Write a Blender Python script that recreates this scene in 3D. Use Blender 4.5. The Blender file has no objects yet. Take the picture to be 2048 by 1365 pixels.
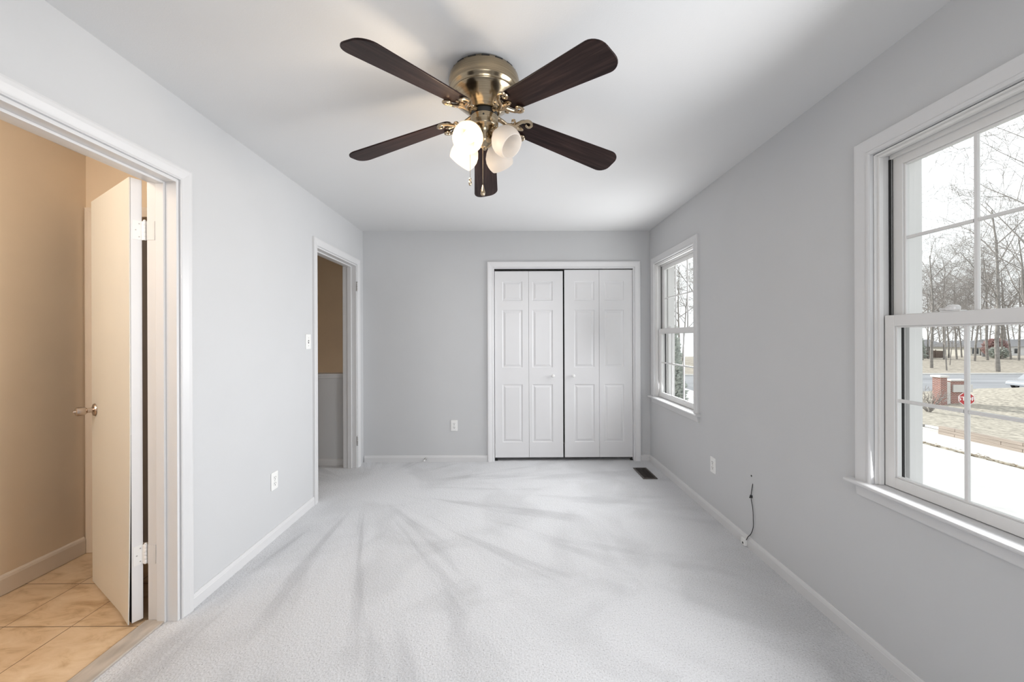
import bpy, bmesh, math, random
from mathutils import Vector, Matrix

SC = bpy.context.scene
COL = SC.collection
R = math.radians
PI = math.pi

# ------------------------------------------------------------------ camera
CAM_H, F_PX, YAW, ROLL = 1.3096, 762.3, .0039, -.0035
cam_d = bpy.data.cameras.new('camera')
cam = bpy.data.objects.new('camera', cam_d)
COL.objects.link(cam)
cam_d.sensor_fit = 'HORIZONTAL'
cam_d.sensor_width = 36.0
cam_d.lens = F_PX / 2048 * 36.0
cam_d.shift_x = 2.53 / 2048
cam_d.shift_y = -6.56 / 2048
cam_d.clip_start = .02
cam_d.clip_end = 600
_r = Vector((math.cos(YAW), -math.sin(YAW), 0)); _u = Vector((0, 0, 1)); _f = Vector((math.sin(YAW), math.cos(YAW), 0))
cr, sr = math.cos(ROLL), math.sin(ROLL)
_R = _r * cr + _u * sr; _U = _u * cr - _r * sr
m = Matrix((_R, _U, -_f)).transposed().to_4x4()
m.translation = (0, 0, CAM_H)
cam.matrix_world = m
SC.camera = cam

# ------------------------------------------------------------------ colour management, sky, sun, daylight
SC.view_settings.view_transform = 'Standard'
SC.view_settings.look = 'None'
SC.view_settings.gamma = 1
SC.view_settings.use_curve_mapping = False
SC.view_settings.exposure = 0.0
SC.cycles.max_bounces = 10
SC.cycles.diffuse_bounces = 6
SC.cycles.transparent_max_bounces = 24
SC.cycles.caustics_reflective = False
SC.cycles.caustics_refractive = False

world = bpy.data.worlds.new('sky')
SC.world = world
world.use_nodes = True
bg = world.node_tree.nodes['Background']
bg.inputs['Color'].default_value = (.96, .98, 1, 1)
bg.inputs['Strength'].default_value = 1.45


def light(name, kind, loc, energy, color=(1, 1, 1), direction=None, size=None, size_y=None, radius=None, spread=None):
    d = bpy.data.lights.new(name, kind)
    d.energy = energy
    d.color = color
    if kind == 'AREA':
        d.shape = 'RECTANGLE'
        d.size = size
        d.size_y = size_y
        if spread: d.spread = spread
    if radius is not None: d.shadow_soft_size = radius
    o = bpy.data.objects.new(name, d)
    COL.objects.link(o)
    o.location = loc
    if direction:
        o.rotation_euler = Vector(direction).to_track_quat('-Z', 'Y').to_euler()
    return o


sun = light('sun', 'SUN', (0, 0, 20), 5.0, (1, .96, .9), direction=(.45, -.8, -.52))
sun.data.angle = R(.6)
# area lights fill in for window light; the unseen rear window is added
DAY = (.985, .99, 1)
light('daylight_fill', 'AREA', (1.425, 1.162, 1.38), 24.5, DAY, direction=(-1, 0, -.10), size=.8, size_y=1.3, spread=R(150))
light('daylight_fill', 'AREA', (1.425, 3.4695, 1.38), 21, DAY, direction=(-1, -.38, -.46), size=.8, size_y=1.3, spread=R(118))
light('daylight_fill', 'AREA', (1.425, 3.4, 1.38), 8, DAY, direction=(-1, -.25, .75), size=.6, size_y=1.2, spread=R(120))
light('daylight_fill', 'AREA', (.45, -1.46, 1.40), 18, DAY, direction=(.14, 1, -.15), size=1.0, size_y=1.2)  # added fill light, no known window stands here

# ------------------------------------------------------------------ materials
MATS = {}


def newmat(name):
    mt = bpy.data.materials.new(name)
    mt.use_nodes = True
    nt = mt.node_tree
    b = nt.nodes['Principled BSDF']
    MATS[name] = mt
    return mt, nt, b


def N(nt, typ, **kw):
    n = nt.nodes.new(typ)
    for k, v in kw.items():
        if k in n.inputs: n.inputs[k].default_value = v
        else: setattr(n, k, v)
    return n


def tex_co(nt, kind='Object', scale=None):
    c = N(nt, 'ShaderNodeTexCoord')
    if scale is None: return c.outputs[kind]
    mp = N(nt, 'ShaderNodeMapping')
    mp.inputs['Scale'].default_value = scale
    nt.links.new(c.outputs[kind], mp.inputs['Vector'])
    return mp.outputs['Vector']


def ramp(nt, fac, stops):
    r = N(nt, 'ShaderNodeValToRGB')
    e = r.color_ramp.elements
    while len(e) < len(stops): e.new(.5)
    for el, (p, c) in zip(e, stops):
        el.position = p
        el.color = (*c, 1)
    nt.links.new(fac, r.inputs['Fac'])
    return r.outputs['Color']


def mat(name, col, rough=.5, metal=0, var=.03, scale=6, bump=0, bump_scale=120, stretch=None, spec=None):
    """Plain procedural finish: colour with slight mottling and an optional fine bump."""
    mt, nt, b = newmat(name)
    v = tex_co(nt, 'Object', stretch or (1, 1, 1))
    n = N(nt, 'ShaderNodeTexNoise', Scale=scale, Detail=4)
    nt.links.new(v, n.inputs['Vector'])
    lo = tuple(c * (1 - var) for c in col)
    hi = tuple(min(1, c * (1 + var)) for c in col)
    nt.links.new(ramp(nt, n.outputs['Fac'], [(.3, lo), (.7, hi)]), b.inputs['Base Color'])
    b.inputs['Roughness'].default_value = rough
    b.inputs['Metallic'].default_value = metal
    if spec is not None: b.inputs['Specular IOR Level'].default_value = spec
    if bump:
        n2 = N(nt, 'ShaderNodeTexNoise', Scale=bump_scale, Detail=3)
        nt.links.new(v, n2.inputs['Vector'])
        bp = N(nt, 'ShaderNodeBump', Strength=bump, Distance=.002)
        nt.links.new(n2.outputs['Fac'], bp.inputs['Height'])
        nt.links.new(bp.outputs['Normal'], b.inputs['Normal'])
    return mt


WALL = mat('wall paint', (.57, .577, .588), .65, var=.012, scale=2.5, bump=.12, bump_scale=220)
CEIL = mat('ceiling paint', (.69, .692, .695), .8, var=.01, scale=2, bump=.15, bump_scale=180)
TRIM = mat('white trim paint', (.66, .66, .667), .32, var=.01, scale=5, bump=.05, bump_scale=60)
DOORW = mat('white door paint', (.76, .76, .772), .38, var=.012, scale=4, bump=.05, bump_scale=90)
VINYL = mat('white vinyl', (.74, .735, .73), .35, var=.01, scale=5)
TAN = mat('tan paint', (.72, .59, .44), .6, var=.03, scale=3, bump=.1, bump_scale=200)
WARMTRIM = mat('warm tinted white trim', (.70, .61, .51), .4, var=.02, scale=5)  # white trim with warm lamplight mixed into its colour
BEIGEDOOR = mat('cream door paint', (.67, .65, .595), .4, var=.012, scale=4, bump=.04, bump_scale=60)
DARK = mat('dark recess', (.02, .018, .02), .8, var=.1)
RECESS_SHADE = mat('recess shade', (.13, .115, .105), .8, var=.05)  # flat dark colour stands in for the shade in the recess
BROWN = mat('brown painted metal', (.028, .021, .018), .45, metal=.3, var=.15, scale=40)
VENTEDGE = mat('worn bronze edge', (.11, .095, .085), .4, metal=.5, var=.15, scale=40)
PLASTIC = mat('white plastic', (.82, .82, .81), .3, var=.01)
SLOT = mat('slot shadow plastic', (.03, .03, .03), .6, var=.1)
CHROME = mat('satin nickel', (.62, .58, .54), .22, metal=1, var=.04, scale=30)
KNOBM = mat('bronze nickel', (.50, .42, .36), .25, metal=1, var=.1, scale=30)
STEEL = mat('hinge steel', (.45, .44, .43), .35, metal=1, var=.1, scale=50)
BLACKW = mat('black cable', (.02, .02, .022), .5, var=.2, scale=60)
CHAINM = mat('brass chain', (.34, .29, .22), .3, metal=1, var=.1, scale=60)


def carpet_mat():
    mt, nt, b = newmat('carpet')
    L = nt.links
    geo = N(nt, 'ShaderNodeNewGeometry')
    pos = geo.outputs['Position']
    # tuft speckle
    sp = N(nt, 'ShaderNodeTexNoise', Scale=165, Detail=3, Roughness=.75)
    L.new(pos, sp.inputs['Vector'])
    vo = N(nt, 'ShaderNodeTexVoronoi', Scale=95)
    L.new(pos, vo.inputs['Vector'])
    # vacuum strokes fanning out from the doorway end of the room
    sep = N(nt, 'ShaderNodeSeparateXYZ'); L.new(pos, sep.inputs[0])
    dx = N(nt, 'ShaderNodeMath', operation='ADD'); dx.inputs[1].default_value = 1.25; L.new(sep.outputs['X'], dx.inputs[0])
    dy = N(nt, 'ShaderNodeMath', operation='SUBTRACT'); dy.inputs[1].default_value = 3.35; L.new(sep.outputs['Y'], dy.inputs[0])
    at = N(nt, 'ShaderNodeMath', operation='ARCTAN2'); L.new(dy.outputs[0], at.inputs[0]); L.new(dx.outputs[0], at.inputs[1])
    d2 = N(nt, 'ShaderNodeVectorMath', operation='LENGTH')
    cb = N(nt, 'ShaderNodeCombineXYZ'); L.new(dx.outputs[0], cb.inputs[0]); L.new(dy.outputs[0], cb.inputs[1]); L.new(cb.outputs[0], d2.inputs[0])
    a7 = N(nt, 'ShaderNodeMath', operation='MULTIPLY'); a7.inputs[1].default_value = 4.6; L.new(at.outputs[0], a7.inputs[0])
    r7 = N(nt, 'ShaderNodeMath', operation='MULTIPLY'); r7.inputs[1].default_value = .42; L.new(d2.outputs['Value'], r7.inputs[0])
    cb2 = N(nt, 'ShaderNodeCombineXYZ'); L.new(a7.outputs[0], cb2.inputs[0]); L.new(r7.outputs[0], cb2.inputs[1])
    st = N(nt, 'ShaderNodeTexNoise', Scale=1.7, Detail=3, Roughness=.55, Distortion=.25); L.new(cb2.outputs[0], st.inputs['Vector'])
    stc = ramp(nt, st.outputs['Fac'], [(.36, (.79, .79, .795)), (.47, (.955, .955, .955)), (.7, (1.0, 1.0, 1.0))])
    # broad soft nap variation
    br = N(nt, 'ShaderNodeTexNoise', Scale=1.9, Detail=5, Distortion=.8); L.new(pos, br.inputs['Vector'])
    brc = ramp(nt, br.outputs['Fac'], [(.36, (.875, .875, .875)), (.52, (.985, .985, .985)), (.7, (1, 1, 1))])
    spc = ramp(nt, sp.outputs['Fac'], [(.30, (.25, .25, .255)), (.39, (.58, .585, .60)), (.6, (.70, .706, .725))])
    m1 = N(nt, 'ShaderNodeMix', data_type='RGBA', blend_type='MULTIPLY'); m1.inputs['Factor'].default_value = 1
    # strokes show most in the middle of the fan and die away near its centre and far from it
    fd = N(nt, 'ShaderNodeValToRGB'); fd.color_ramp.interpolation = 'EASE'
    e_ = fd.color_ramp.elements; e_[0].position = .06; e_[0].color = (0, 0, 0, 1); e_[1].position = .22; e_[1].color = (1, 1, 1, 1)
    e2_ = e_.new(.85); e2_.color = (.4, .4, .4, 1)
    d4 = N(nt, 'ShaderNodeMath', operation='DIVIDE'); d4.inputs[1].default_value = 4; L.new(d2.outputs['Value'], d4.inputs[0]); L.new(d4.outputs[0], fd.inputs['Fac'])
    L.new(fd.outputs['Color'], m1.inputs['Factor'])
    L.new(spc, m1.inputs['A']); L.new(stc, m1.inputs['B'])
    m2 = N(nt, 'ShaderNodeMix', data_type='RGBA', blend_type='MULTIPLY'); m2.inputs['Factor'].default_value = 1
    L.new(m1.outputs['Result'], m2.inputs['A']); L.new(brc, m2.inputs['B'])
    L.new(m2.outputs['Result'], b.inputs['Base Color'])
    b.inputs['Roughness'].default_value = .95
    b.inputs['Specular IOR Level'].default_value = .1
    b.inputs['Sheen Weight'].default_value = .15
    ad = N(nt, 'ShaderNodeMath', operation='ADD'); L.new(sp.outputs['Fac'], ad.inputs[0]); L.new(vo.outputs['Distance'], ad.inputs[1])
    bp = N(nt, 'ShaderNodeBump', Strength=.38, Distance=.006); L.new(ad.outputs[0], bp.inputs['Height'])
    L.new(bp.outputs['Normal'], b.inputs['Normal'])
    return mt


CARPET = carpet_mat()


def tile_mat():
    mt, nt, b = newmat('stone look floor tile')
    L = nt.links
    geo = N(nt, 'ShaderNodeNewGeometry')
    mp = N(nt, 'ShaderNodeMapping'); L.new(geo.outputs['Position'], mp.inputs['Vector'])
    mp.inputs['Location'].default_value = (2.31, -1.748, 0)
    br = N(nt, 'ShaderNodeTexBrick', offset=0.0, squash=1.0)
    br.inputs['Scale'].default_value = 1
    br.inputs['Brick Width'].default_value = .306
    br.inputs['Row Height'].default_value = .306
    br.inputs['Mortar Size'].default_value = .0022
    br.inputs['Mortar Smooth'].default_value = .3
    L.new(mp.outputs[0], br.inputs['Vector'])
    mp2 = N(nt, 'ShaderNodeMapping'); L.new(geo.outputs['Position'], mp2.inputs['Vector'])
    mp2.inputs['Scale'].default_value = (2.2, 5, 1); mp2.inputs['Rotation'].default_value = (0, 0, .5)
    n = N(nt, 'ShaderNodeTexNoise', Scale=3, Detail=8, Roughness=.62, Distortion=.6); L.new(mp2.outputs[0], n.inputs['Vector'])
    c = ramp(nt, n.outputs['Fac'], [(.30, (.40, .26, .14)), (.48, (.60, .44, .28)), (.7, (.68, .53, .37))])
    mx = N(nt, 'ShaderNodeMix', data_type='RGBA'); L.new(br.outputs['Fac'], mx.inputs['Factor']); L.new(c, mx.inputs['A'])
    mx.inputs['B'].default_value = (.16, .10, .06, 1)
    L.new(mx.outputs['Result'], b.inputs['Base Color'])
    b.inputs['Roughness'].default_value = .38
    bp = N(nt, 'ShaderNodeBump', Strength=.5, Distance=.003, invert=True); L.new(br.outputs['Fac'], bp.inputs['Height']); L.new(bp.outputs['Normal'], b.inputs['Normal'])
    return mt


TILE = tile_mat()
MARBLE = mat('grey beige marble', (.42, .37, .32), .3, var=.18, scale=9, stretch=(3, 1, 1))


def brass_mat():
    mt, nt, b = newmat('brushed antique brass')
    L = nt.links
    v = tex_co(nt, 'Object', (3, 3, 260))
    n = N(nt, 'ShaderNodeTexNoise', Scale=2.2, Detail=3); L.new(v, n.inputs['Vector'])
    L.new(ramp(nt, n.outputs['Fac'], [(.3, (.30, .235, .155)), (.7, (.47, .39, .275))]), b.inputs['Base Color'])
    b.inputs['Metallic'].default_value = 1
    b.inputs['Roughness'].default_value = .2
    bp = N(nt, 'ShaderNodeBump', Strength=.05, Distance=.001); L.new(n.outputs['Fac'], bp.inputs['Height']); L.new(bp.outputs['Normal'], b.inputs['Normal'])
    return mt


BRASS = brass_mat()
BRASSDK = mat('cast antique brass', (.46, .37, .26), .22, metal=1, var=.12, scale=40)


def wood_mat():
    mt, nt, b = newmat('dark walnut veneer')
    L = nt.links
    v = tex_co(nt, 'Object', (2.2, 40, 40))
    n = N(nt, 'ShaderNodeTexNoise', Scale=1.6, Detail=6, Roughness=.6, Distortion=.4); L.new(v, n.inputs['Vector'])
    L.new(ramp(nt, n.outputs['Fac'], [(.32, (.010, .005, .005)), (.5, (.022, .012, .011)), (.72, (.048, .027, .024))]), b.inputs['Base Color'])
    b.inputs['Roughness'].default_value = .36
    b.inputs['Specular IOR Level'].default_value = .14
    return mt


WOOD = wood_mat()


def shade_mat(name, col, emit, ecol):
    mt, nt, b = newmat(name)
    L = nt.links
    v = tex_co(nt, 'Object')
    n = N(nt, 'ShaderNodeTexNoise', Scale=18, Detail=3); L.new(v, n.inputs['Vector'])
    c = ramp(nt, n.outputs['Fac'], [(.3, tuple(x * .97 for x in col)), (.7, col)])
    L.new(c, b.inputs['Base Color'])
    b.inputs['Roughness'].default_value = .35
    tr = N(nt, 'ShaderNodeBsdfTranslucent'); L.new(c, tr.inputs['Color'])
    mx = N(nt, 'ShaderNodeMixShader'); mx.inputs[0].default_value = .72
    L.new(b.outputs[0], mx.inputs[1]); L.new(tr.outputs[0], mx.inputs[2])
    out = nt.nodes['Material Output']
    if emit:
        em = N(nt, 'ShaderNodeEmission'); em.inputs['Color'].default_value = (*ecol, 1); em.inputs['Strength'].default_value = emit
        ad = N(nt, 'ShaderNodeAddShader'); L.new(mx.outputs[0], ad.inputs[0]); L.new(em.outputs[0], ad.inputs[1])
        L.new(ad.outputs[0], out.inputs['Surface'])
    else:
        L.new(mx.outputs[0], out.inputs['Surface'])
    return mt


SHADE_OFF = shade_mat('frosted glass', (.93, .895, .855), 0, None)
SHADE_ON = shade_mat('lit frosted glass', (.78, .74, .68), .06, (1, .93, .78))


def emit_mat(name, col, s):
    mt, nt, b = newmat(name)
    b.inputs['Base Color'].default_value = (*col, 1)
    b.inputs['Emission Color'].default_value = (*col, 1)
    b.inputs['Emission Strength'].default_value = s
    return mt


BULB = emit_mat('glowing bulb', (1, .88, .68), 1.1)


def glass_mat():
    mt, nt, b = newmat('window glass')
    L = nt.links
    t = N(nt, 'ShaderNodeBsdfTransparent'); t.inputs['Color'].default_value = (.975, .985, .98, 1)
    g = N(nt, 'ShaderNodeBsdfGlossy'); g.inputs['Roughness'].default_value = .0
    f = N(nt, 'ShaderNodeFresnel'); f.inputs['IOR'].default_value = 1.35
    gb = N(nt, 'ShaderNodeNewGeometry')
    iv = N(nt, 'ShaderNodeMath', operation='SUBTRACT'); iv.inputs[0].default_value = 1; L.new(gb.outputs['Backfacing'], iv.inputs[1])
    fm = N(nt, 'ShaderNodeMath', operation='MULTIPLY'); L.new(f.outputs[0], fm.inputs[0]); L.new(iv.outputs[0], fm.inputs[1])
    mx = N(nt, 'ShaderNodeMixShader')
    L.new(fm.outputs[0], mx.inputs[0]); L.new(t.outputs[0], mx.inputs[1]); L.new(g.outputs[0], mx.inputs[2])
    L.new(mx.outputs[0], nt.nodes['Material Output'].inputs['Surface'])
    return mt


GLASS = glass_mat()
ASPHALT = mat('pale street paving', (.50, .50, .50), .9, var=.05, scale=.8, bump=.3, bump_scale=60)
ROADM = mat('grey road', (.27, .28, .30), .9, var=.15, scale=.35, stretch=(.2, 1.5, 1))
SIDEWALK = mat('pale concrete', (.62, .61, .59), .9, var=.06, scale=1.5)
KERB = mat('concrete kerb', (.66, .65, .63), .9, var=.05, scale=2)
LAWN = mat('dormant straw lawn', (.36, .335, .285), .95, var=.4, scale=5, bump=.8, bump_scale=14)
HILLM = mat('leaf covered bank', (.33, .30, .255), .95, var=.35, scale=2.5, bump=.8, bump_scale=7)
TIMBER = mat('weathered timber', (.37, .315, .27), .9, var=.2, scale=3, stretch=(1, .3, 6))
BARK = mat('grey bark', (.25, .235, .22), .95, var=.25, scale=3, bump=.5, bump_scale=20)
TWIG = mat('grey brown twigs', (.27, .25, .235), .95, var=.2, scale=3)
CREAM = mat('cream siding', (.62, .60, .54), .8, var=.04, scale=2)
WHITESIDE = mat('white siding', (.70, .70, .70), .8, var=.04, scale=2)
ROOFM = mat('grey shingle roof', (.22, .22, .23), .9, var=.15, scale=6)
FENCEM = mat('dark brown fence boards', (.17, .13, .11), .9, var=.2, scale=5)
GREEN = mat('grey green needles', (.42, .45, .415), .9, var=.3, scale=9)
REDLEAF = mat('russet leaves', (.40, .27, .26), .9, var=.25, scale=6)
SIGNRED = mat('sign red', (.45, .035, .04), .4, var=.04)
SIGNWHITE = mat('sign white', (.82, .82, .82), .4, var=.02)
GALV = mat('galvanised steel', (.45, .46, .47), .45, metal=.8, var=.08)
CARPAINT = mat('silver car paint', (.45, .47, .50), .25, metal=.5, var=.03)
CARGLASS = mat('car window glass', (.03, .035, .04), .08, var=.1)
RUBBER_AND_SHADE = mat('black rubber and track shade', (.02, .02, .02), .8, var=.1)  # rubber on tyres, painted shade in the window tracks
LITTER = mat('dry leaf litter', (.24, .19, .13), .95, var=.4, scale=14)


def brick_mat():
    mt, nt, b = newmat('red brick')
    L = nt.links
    v = tex_co(nt, 'Object')
    sp = N(nt, 'ShaderNodeSeparateXYZ'); L.new(v, sp.inputs[0])
    ad = N(nt, 'ShaderNodeMath', operation='ADD'); L.new(sp.outputs[0], ad.inputs[0]); L.new(sp.outputs[1], ad.inputs[1])
    cb = N(nt, 'ShaderNodeCombineXYZ'); L.new(ad.outputs[0], cb.inputs[0]); L.new(sp.outputs[2], cb.inputs[1])
    br = N(nt, 'ShaderNodeTexBrick'); L.new(cb.outputs[0], br.inputs['Vector'])
    br.inputs['Color1'].default_value = (.33, .13, .10, 1); br.inputs['Color2'].default_value = (.25, .10, .085, 1); br.inputs['Mortar'].default_value = (.5, .47, .44, 1)
    br.inputs['Scale'].default_value = 1; br.inputs['Brick Width'].default_value = .21; br.inputs['Row Height'].default_value = .075; br.inputs['Mortar Size'].default_value = .009
    L.new(br.outputs['Color'], b.inputs['Base Color'])
    b.inputs['Roughness'].default_value = .9
    return mt


BRICK = brick_mat()


# ------------------------------------------------------------------ mesh helpers
class MB:
    def __init__(s):
        s.bm = bmesh.new()

    def box(s, x0, x1, y0, y1, z0, z1):
        bm = s.bm
        v = [bm.verts.new((x, y, z)) for x in (x0, x1) for y in (y0, y1) for z in (z0, z1)]
        for q in ((0, 1, 3, 2), (4, 6, 7, 5), (0, 4, 5, 1), (2, 3, 7, 6), (0, 2, 6, 4), (1, 5, 7, 3)):
            bm.faces.new([v[i] for i in q])
        return s

    def hexa(s, p):
        """8 points: bottom ring of 4 then top ring of 4."""
        bm = s.bm
        v = [bm.verts.new(q) for q in p]
        for q in ((3, 2, 1, 0), (4, 5, 6, 7), (0, 1, 5, 4), (1, 2, 6, 5), (2, 3, 7, 6), (3, 0, 4, 7)):
            bm.faces.new([v[i] for i in q])
        return s

    def prism(s, pts, d0, d1, fn):
        """2D outline extruded between depths d0 and d1; fn(u, v, d) -> 3D point."""
        bm = s.bm
        a = [bm.verts.new(fn(u, v, d0)) for u, v in pts]
        b = [bm.verts.new(fn(u, v, d1)) for u, v in pts]
        n = len(pts)
        bm.faces.new(a[::-1]); bm.faces.new(b)
        for i in range(n):
            j = (i + 1) % n
            bm.faces.new((a[i], a[j], b[j], b[i]))
        return s

    def lathe(s, prof, seg=40, c=(0, 0, 0), axis=None, cap=True):
        """prof: list of (radius, height) turned about z (or about axis)."""
        bm = s.bm
        M = Matrix.Identity(3)
        if axis is not None:
            M = Vector((0, 0, 1)).rotation_difference(Vector(axis).normalized()).to_matrix()
        rings = []
        for r, h in prof:
            rings.append([bm.verts.new(Vector(c) + M @ Vector((max(r, 1e-5) * math.cos(2 * PI * k / seg), max(r, 1e-5) * math.sin(2 * PI * k / seg), h))) for k in range(seg)])
        for a, b in zip(rings, rings[1:]):
            for k in range(seg):
                j = (k + 1) % seg
                bm.faces.new((a[k], a[j], b[j], b[k]))
        if cap:
            bm.faces.new(rings[0][::-1]); bm.faces.new(rings[-1])
        return s

    def tube(s, pts, rad, seg=8, flat=1.0, cap=True):
        bm = s.bm
        P = [Vector(p) for p in pts]
        rr = rad if isinstance(rad, (list, tuple)) else [rad] * len(P)
        rings = []
        ref = None
        for i, p in enumerate(P):
            t = (P[min(i + 1, len(P) - 1)] - P[max(i - 1, 0)]).normalized()
            if ref is None:
                ref = Vector((0, 0, 1)) if abs(t.z) < .9 else Vector((1, 0, 0))
            a = t.cross(ref)
            a = a.normalized() if a.length > 1e-6 else t.orthogonal().normalized()
            b = a.cross(t).normalized()
            ref = b
            rings.append([bm.verts.new(p + a * rr[i] * math.cos(2 * PI * k / seg) + b * rr[i] * flat * math.sin(2 * PI * k / seg)) for k in range(seg)])
        for a, b in zip(rings, rings[1:]):
            for k in range(seg):
                j = (k + 1) % seg
                bm.faces.new((a[k], a[j], b[j], b[k]))
        if cap:
            bm.faces.new(rings[0][::-1]); bm.faces.new(rings[-1])
        return s

    def sphere(s, c, r, seg=12, sx=1, sy=1, sz=1):
        g = bmesh.ops.create_uvsphere(s.bm, u_segments=seg, v_segments=max(6, seg // 2), radius=r)
        for v in g['verts']:
            v.co = Vector((v.co.x * sx, v.co.y * sy, v.co.z * sz)) + Vector(c)
        return s

    def sweep(s, stations):
        """stations: list of rings (same point count) joined in order; open ended with caps."""
        bm = s.bm
        rings = [[bm.verts.new(p) for p in st] for st in stations]
        n = len(rings[0])
        for a, b in zip(rings, rings[1:]):
            for k in range(n):
                j = (k + 1) % n
                bm.faces.new((a[k], a[j], b[j], b[k]))
        bm.faces.new(rings[0][::-1]); bm.faces.new(rings[-1])
        return s

    def obj(s, name, mt, parent=None, smooth=False, bevel=0, seg=2):
        bmesh.ops.recalc_face_normals(s.bm, faces=s.bm.faces)
        me = bpy.data.meshes.new(name)
        s.bm.to_mesh(me)
        s.bm.free()
        if smooth:
            me.polygons.foreach_set('use_smooth', [True] * len(me.polygons))
            try: me.set_sharp_from_angle(angle=R(40))
            except Exception: pass
        me.materials.append(mt)
        o = bpy.data.objects.new(name, me)
        COL.objects.link(o)
        if parent: o.parent = parent
        if bevel:
            b = o.modifiers.new('edge', 'BEVEL')
            b.width = bevel; b.segments = seg; b.limit_method = 'ANGLE'; b.angle_limit = R(40)
        return o


def tag(o, label, cat, kind=None, group=None):
    o['label'] = label
    o['category'] = cat
    if kind: o['kind'] = kind
    if group: o['group'] = group
    return o


def thing(name, label, cat, loc=(0, 0, 0), rz=0, kind=None, group=None):
    o = bpy.data.objects.new(name, None)
    o.empty_display_size = .1
    COL.objects.link(o)
    o.location = loc
    o.rotation_euler = (0, 0, rz)
    return tag(o, label, cat, kind, group)


def rooted(o, root):
    """keep the world place of a mesh built in world coordinates under a root that has its own location"""
    o.parent = root
    o.matrix_parent_inverse = (Matrix.Translation(root.location) @ root.rotation_euler.to_matrix().to_4x4()).inverted()
    return o


def copy_tree(o, parent=None):
    c = o.copy()
    COL.objects.link(c)
    if parent: c.parent = parent
    for ch in list(o.children):
        copy_tree(ch, c)
    return c


# ------------------------------------------------------------------ room shell
XL, XR, YB, H = -1.5444, 1.4905, 4.0336, 2.44
YF = -1.35                  # wall behind the camera
WT = .13                    # partition thickness
XLO = XL - WT               # bathroom / hall side of the side wall
XRO = XR + .17              # outside face of the window wall
BD0, BD1, DH = 1.125, 1.785, 2.05      # bathroom doorway
HD0, HD1 = 3.061, 3.861                # hall doorway
WZ0, WZ1 = .705, 2.048
W1a, W1b = .775, 1.5485               # near window opening
W2a, W2b = 3.057, 3.882                # far window opening
CD0, CD1, CH_ = -.170, 1.326, 2.052    # closet opening


def S(o, label, cat):
    return tag(o, label, cat, 'structure')


S(MB().box(XL, XR, YF, YB, -.2, 0).box(XL - .055, XL, BD0, BD1, -.2, -.0005).box(-2.95, XL, HD0, HD1, -.2, -.0005).box(-2.95, XLO, HD1, 3.93, -.2, -.0005).box(-2.95, XLO, 2.55, HD0, -.2, -.0005)
  .box(CD0, CD1, YB, YB + .7, -.2, -.0005).obj('floor', CARPET), 'pale grey cut pile carpet with vacuum strokes over the bedroom floor', 'floor')
S(MB().box(XL, XR, YF, YB, H, H + .15).obj('ceiling', CEIL), 'smooth white painted ceiling above the fan', 'ceiling')
# left wall with its two doorways
w = MB()
w.box(XLO, XL, YF, BD0, 0, H).box(XLO, XL, BD0, BD1, DH, H).box(XLO, XL, BD1, HD0, 0, H).box(XLO, XL, HD0, HD1, DH, H).box(XLO, XL, HD1, YB + .13, 0, H)
S(w.obj('wall_left', WALL), 'light grey painted wall with the bathroom and hall doorways', 'wall')
w = MB()
w.box(XL, CD0, YB, YB + .13, 0, H).box(CD0, CD1, YB, YB + .13, CH_, H).box(CD1, XR, YB, YB + .13, 0, H)
S(w.obj('wall_back', WALL), 'grey painted end wall around the closet doors', 'wall')
w = MB()
g_ = .005
w.box(XR, XRO, YF, W1a - g_, 0, H).box(XR, XRO, W1a - g_, W1b + g_, 0, WZ0 - g_).box(XR, XRO, W1a - g_, W1b + g_, WZ1 + g_, H).box(XR, XRO, W1b + g_, W2a - g_, 0, H)
w.box(XR, XRO, W2a - g_, W2b + g_, 0, WZ0 - g_).box(XR, XRO, W2a - g_, W2b + g_, WZ1 + g_, H).box(XR, XRO, W2b + g_, YB + .9, 0, H)
S(w.obj('wall_right', WALL), 'grey painted outside wall with two sash windows', 'wall')
w = MB()
w.box(XL, -.75, YF - .13, YF, 0, H).box(.95, XR, YF - .13, YF, 0, H).box(-.75, .95, YF - .13, YF, 0, .8).box(-.75, .95, YF - .13, YF, 2.1, H)  # window opening added to admit fill light
S(w.obj('wall_front', WALL), 'grey wall behind the camera with an opening added to let light in', 'wall')
# closet interior behind the folding doors
w = MB()
w.box(-.6, XR, YB + .7, YB + .8, 0, H).box(-.6, -.5, YB + .13, YB + .7, 0, H).box(-.5, XR, YB + .13, YB + .7, H - .1, H)
S(w.obj('wall_closet', DARK), 'dark closet interior behind the folding doors', 'wall')
# unseen slab added to keep the sun off the rooms
S(MB().box(-3.2, 2.0, YF - .4, 6.2, H + .15, H + .3).obj('ceiling_sun_block', CEIL), 'unseen slab added above the ceilings to block sun', 'roof')

# profiles: (distance from the opening edge, projection from the wall)
CAS = [(0, 0), (0, .010), (.004, .013), (.008, .0115), (.012, .012), (.036, .0175), (.050, .0185), (.058, .0165), (.060, 0)]
CASW = [(0, 0), (0, .012), (.005, .017), (.012, .0175), (.016, .0135), (.02, .0135), (.055, .018), (.064, .0185), (.067, .016), (.067, 0)]
BASE = [(0, 0), (.0125, 0), (.0125, .048), (.0105, .052), (.0105, .055), (.0075, .064), (.004, .067), (0, .067)]


def casing(name, mp, u0, u1, v0, v1, prof, mt, parent=None):
    st = [[mp(u0 - d, v0, h) for d, h in prof], [mp(u0 - d, v1 + d, h) for d, h in prof], [mp(u1 + d, v1 + d, h) for d, h in prof], [mp(u1 + d, v0, h) for d, h in prof]]
    return MB().sweep(st).obj(name, mt, parent)


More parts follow.
